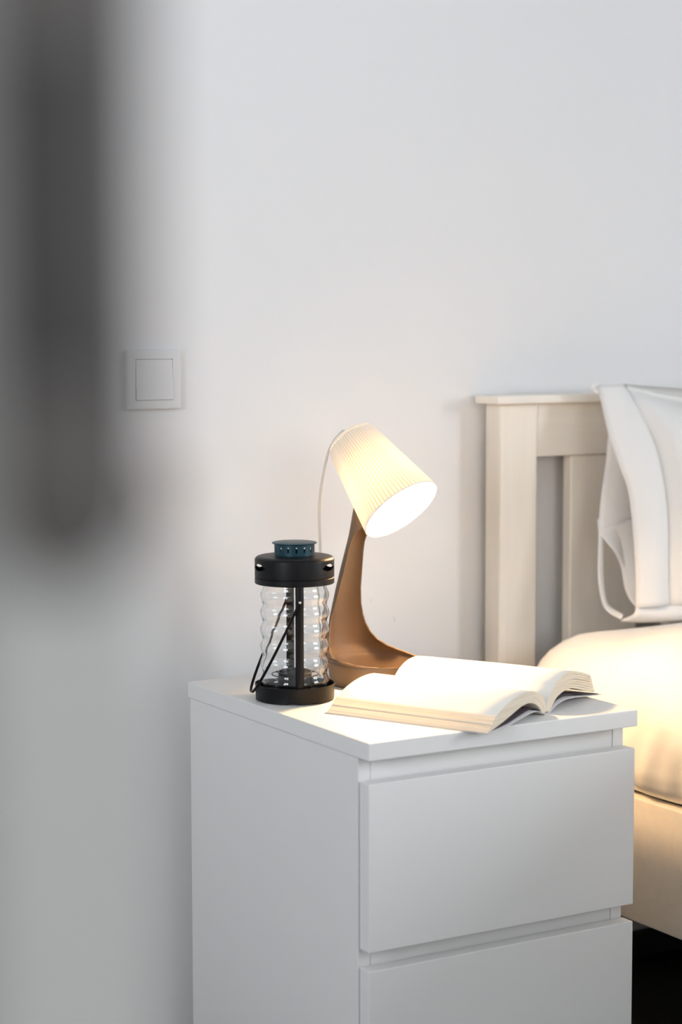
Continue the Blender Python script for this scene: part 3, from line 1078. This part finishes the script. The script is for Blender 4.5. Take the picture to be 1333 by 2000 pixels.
def block(T, B, n, gaps, yl, parent):
    K = 34
    t3 = [Vector((p[0], 0, p[1])) for p in T]
    b3 = [Vector((p[0], 0, p[1])) for p in B]
    t_ = resample(catmull(t3, 6), K)
    b_ = resample(catmull(b3, 6), K)
    for s in range(n):
        u0 = s / n
        u1 = (s + 1) / n - gaps[s]
        bm = bmesh.new()
        rows = []
        jit = rnd.uniform(-0.0006, 0.0006)
        for yy in [yl * k / 6 for k in range(7)]:
            loopT = [b_[k].lerp(t_[k], u1) for k in range(K)]
            loopB = [b_[k].lerp(t_[k], u0) for k in range(K)]
            ln = [Vector((p.x + jit * (abs(p.x) > 0.09), yy + jit * 0.5, p.z + 0.0012 * math.sin(yy * 14 + 0.6) * (p.x > 0.03))) for p in loopT + loopB[::-1]]
            rows.append(ln)
        V = [[bm.verts.new(p) for p in r] for r in rows]
        m = 2 * K
        for a, b in zip(V, V[1:]):
            for j in range(m):
                f = bm.faces.new((a[j], a[(j + 1) % m], b[(j + 1) % m], b[j]))
                top = (j < K - 1)
                f.material_index = 0 if (top and s == n - 1) else 1
                f.smooth = (j != K - 1 and j != m - 1)
        for r in (V[0], V[-1]):
            for j in range(K - 1):
                f = bm.faces.new((r[j], r[j + 1], r[m - 2 - j], r[m - 1 - j]))
                f.material_index = 1
        bmesh.ops.recalc_face_normals(bm, faces=bm.faces)
        me = bpy.data.meshes.new('page_section'); bm.to_mesh(me); bm.free()
        link('page_section', me, [MPAGE, MEDGE], parent)


block(LT, LBt, 6, [0.010, 0.006, 0.012, 0.006, 0.008, 0], BL, bk)
block(RTt, RBt, 7, [0.010, 0.02, 0.008, 0.03, 0.012, 0.02, 0], BL, bk)


def leaf(name, prof, th, m, y0_, y1_, parent):
    pr2 = resample(catmull([Vector((p[0], 0, p[1])) for p in prof], 6), 28)
    rows = [[Vector((p.x, y0_ + (y1_ - y0_) * k / 6, p.z)) for p in pr2] for k in range(7)]
    o = bm_obj(name, grid_bm(rows), m, parent, True)
    solidify(o, th, 0)
    if isinstance(m, (list, tuple)):
        o.modifiers[-1].material_offset = 1
    return o


leaf('cover', [(-0.1455, 0.0005), (-0.133, 0.0010), (-0.110, 0.0012), (-0.0881, 0.0026), (-0.065, 0.0055), (-0.0392, 0.0082), (-0.025, 0.0085), (-0.0140, 0.0072), (-0.0070, 0.0035), (-0.004, 0.0007), (0.004, 0.0004), (0.014, 0.0005), (0.018, 0.0030), (0.0240, 0.0066), (0.0360, 0.0092), (0.0491, 0.0108), (0.068, 0.0106), (0.0887, 0.0089), (0.120, 0.0052), (0.1560, 0.0016)],
     0.0006, MCOVERW, -0.002, BL + 0.002, bk)
leaf('flyleaf', [(0.0170, 0.0040), (0.0230, 0.0092), (0.0340, 0.0128), (0.0489, 0.0150), (0.068, 0.0148), (0.0887, 0.0125), (0.120, 0.0074), (0.1545, 0.0027)], 0.0004, MCOVER, 0.001, BL, bk)
leaf('flyleaf', [(-0.1410, 0.0014), (-0.110, 0.0030), (-0.0881, 0.0048), (-0.065, 0.0085), (-0.0420, 0.0118), (-0.025, 0.0120), (-0.0140, 0.0092), (-0.0080, 0.0055)], 0.0004, MCOVER, 0.001, BL, bk)
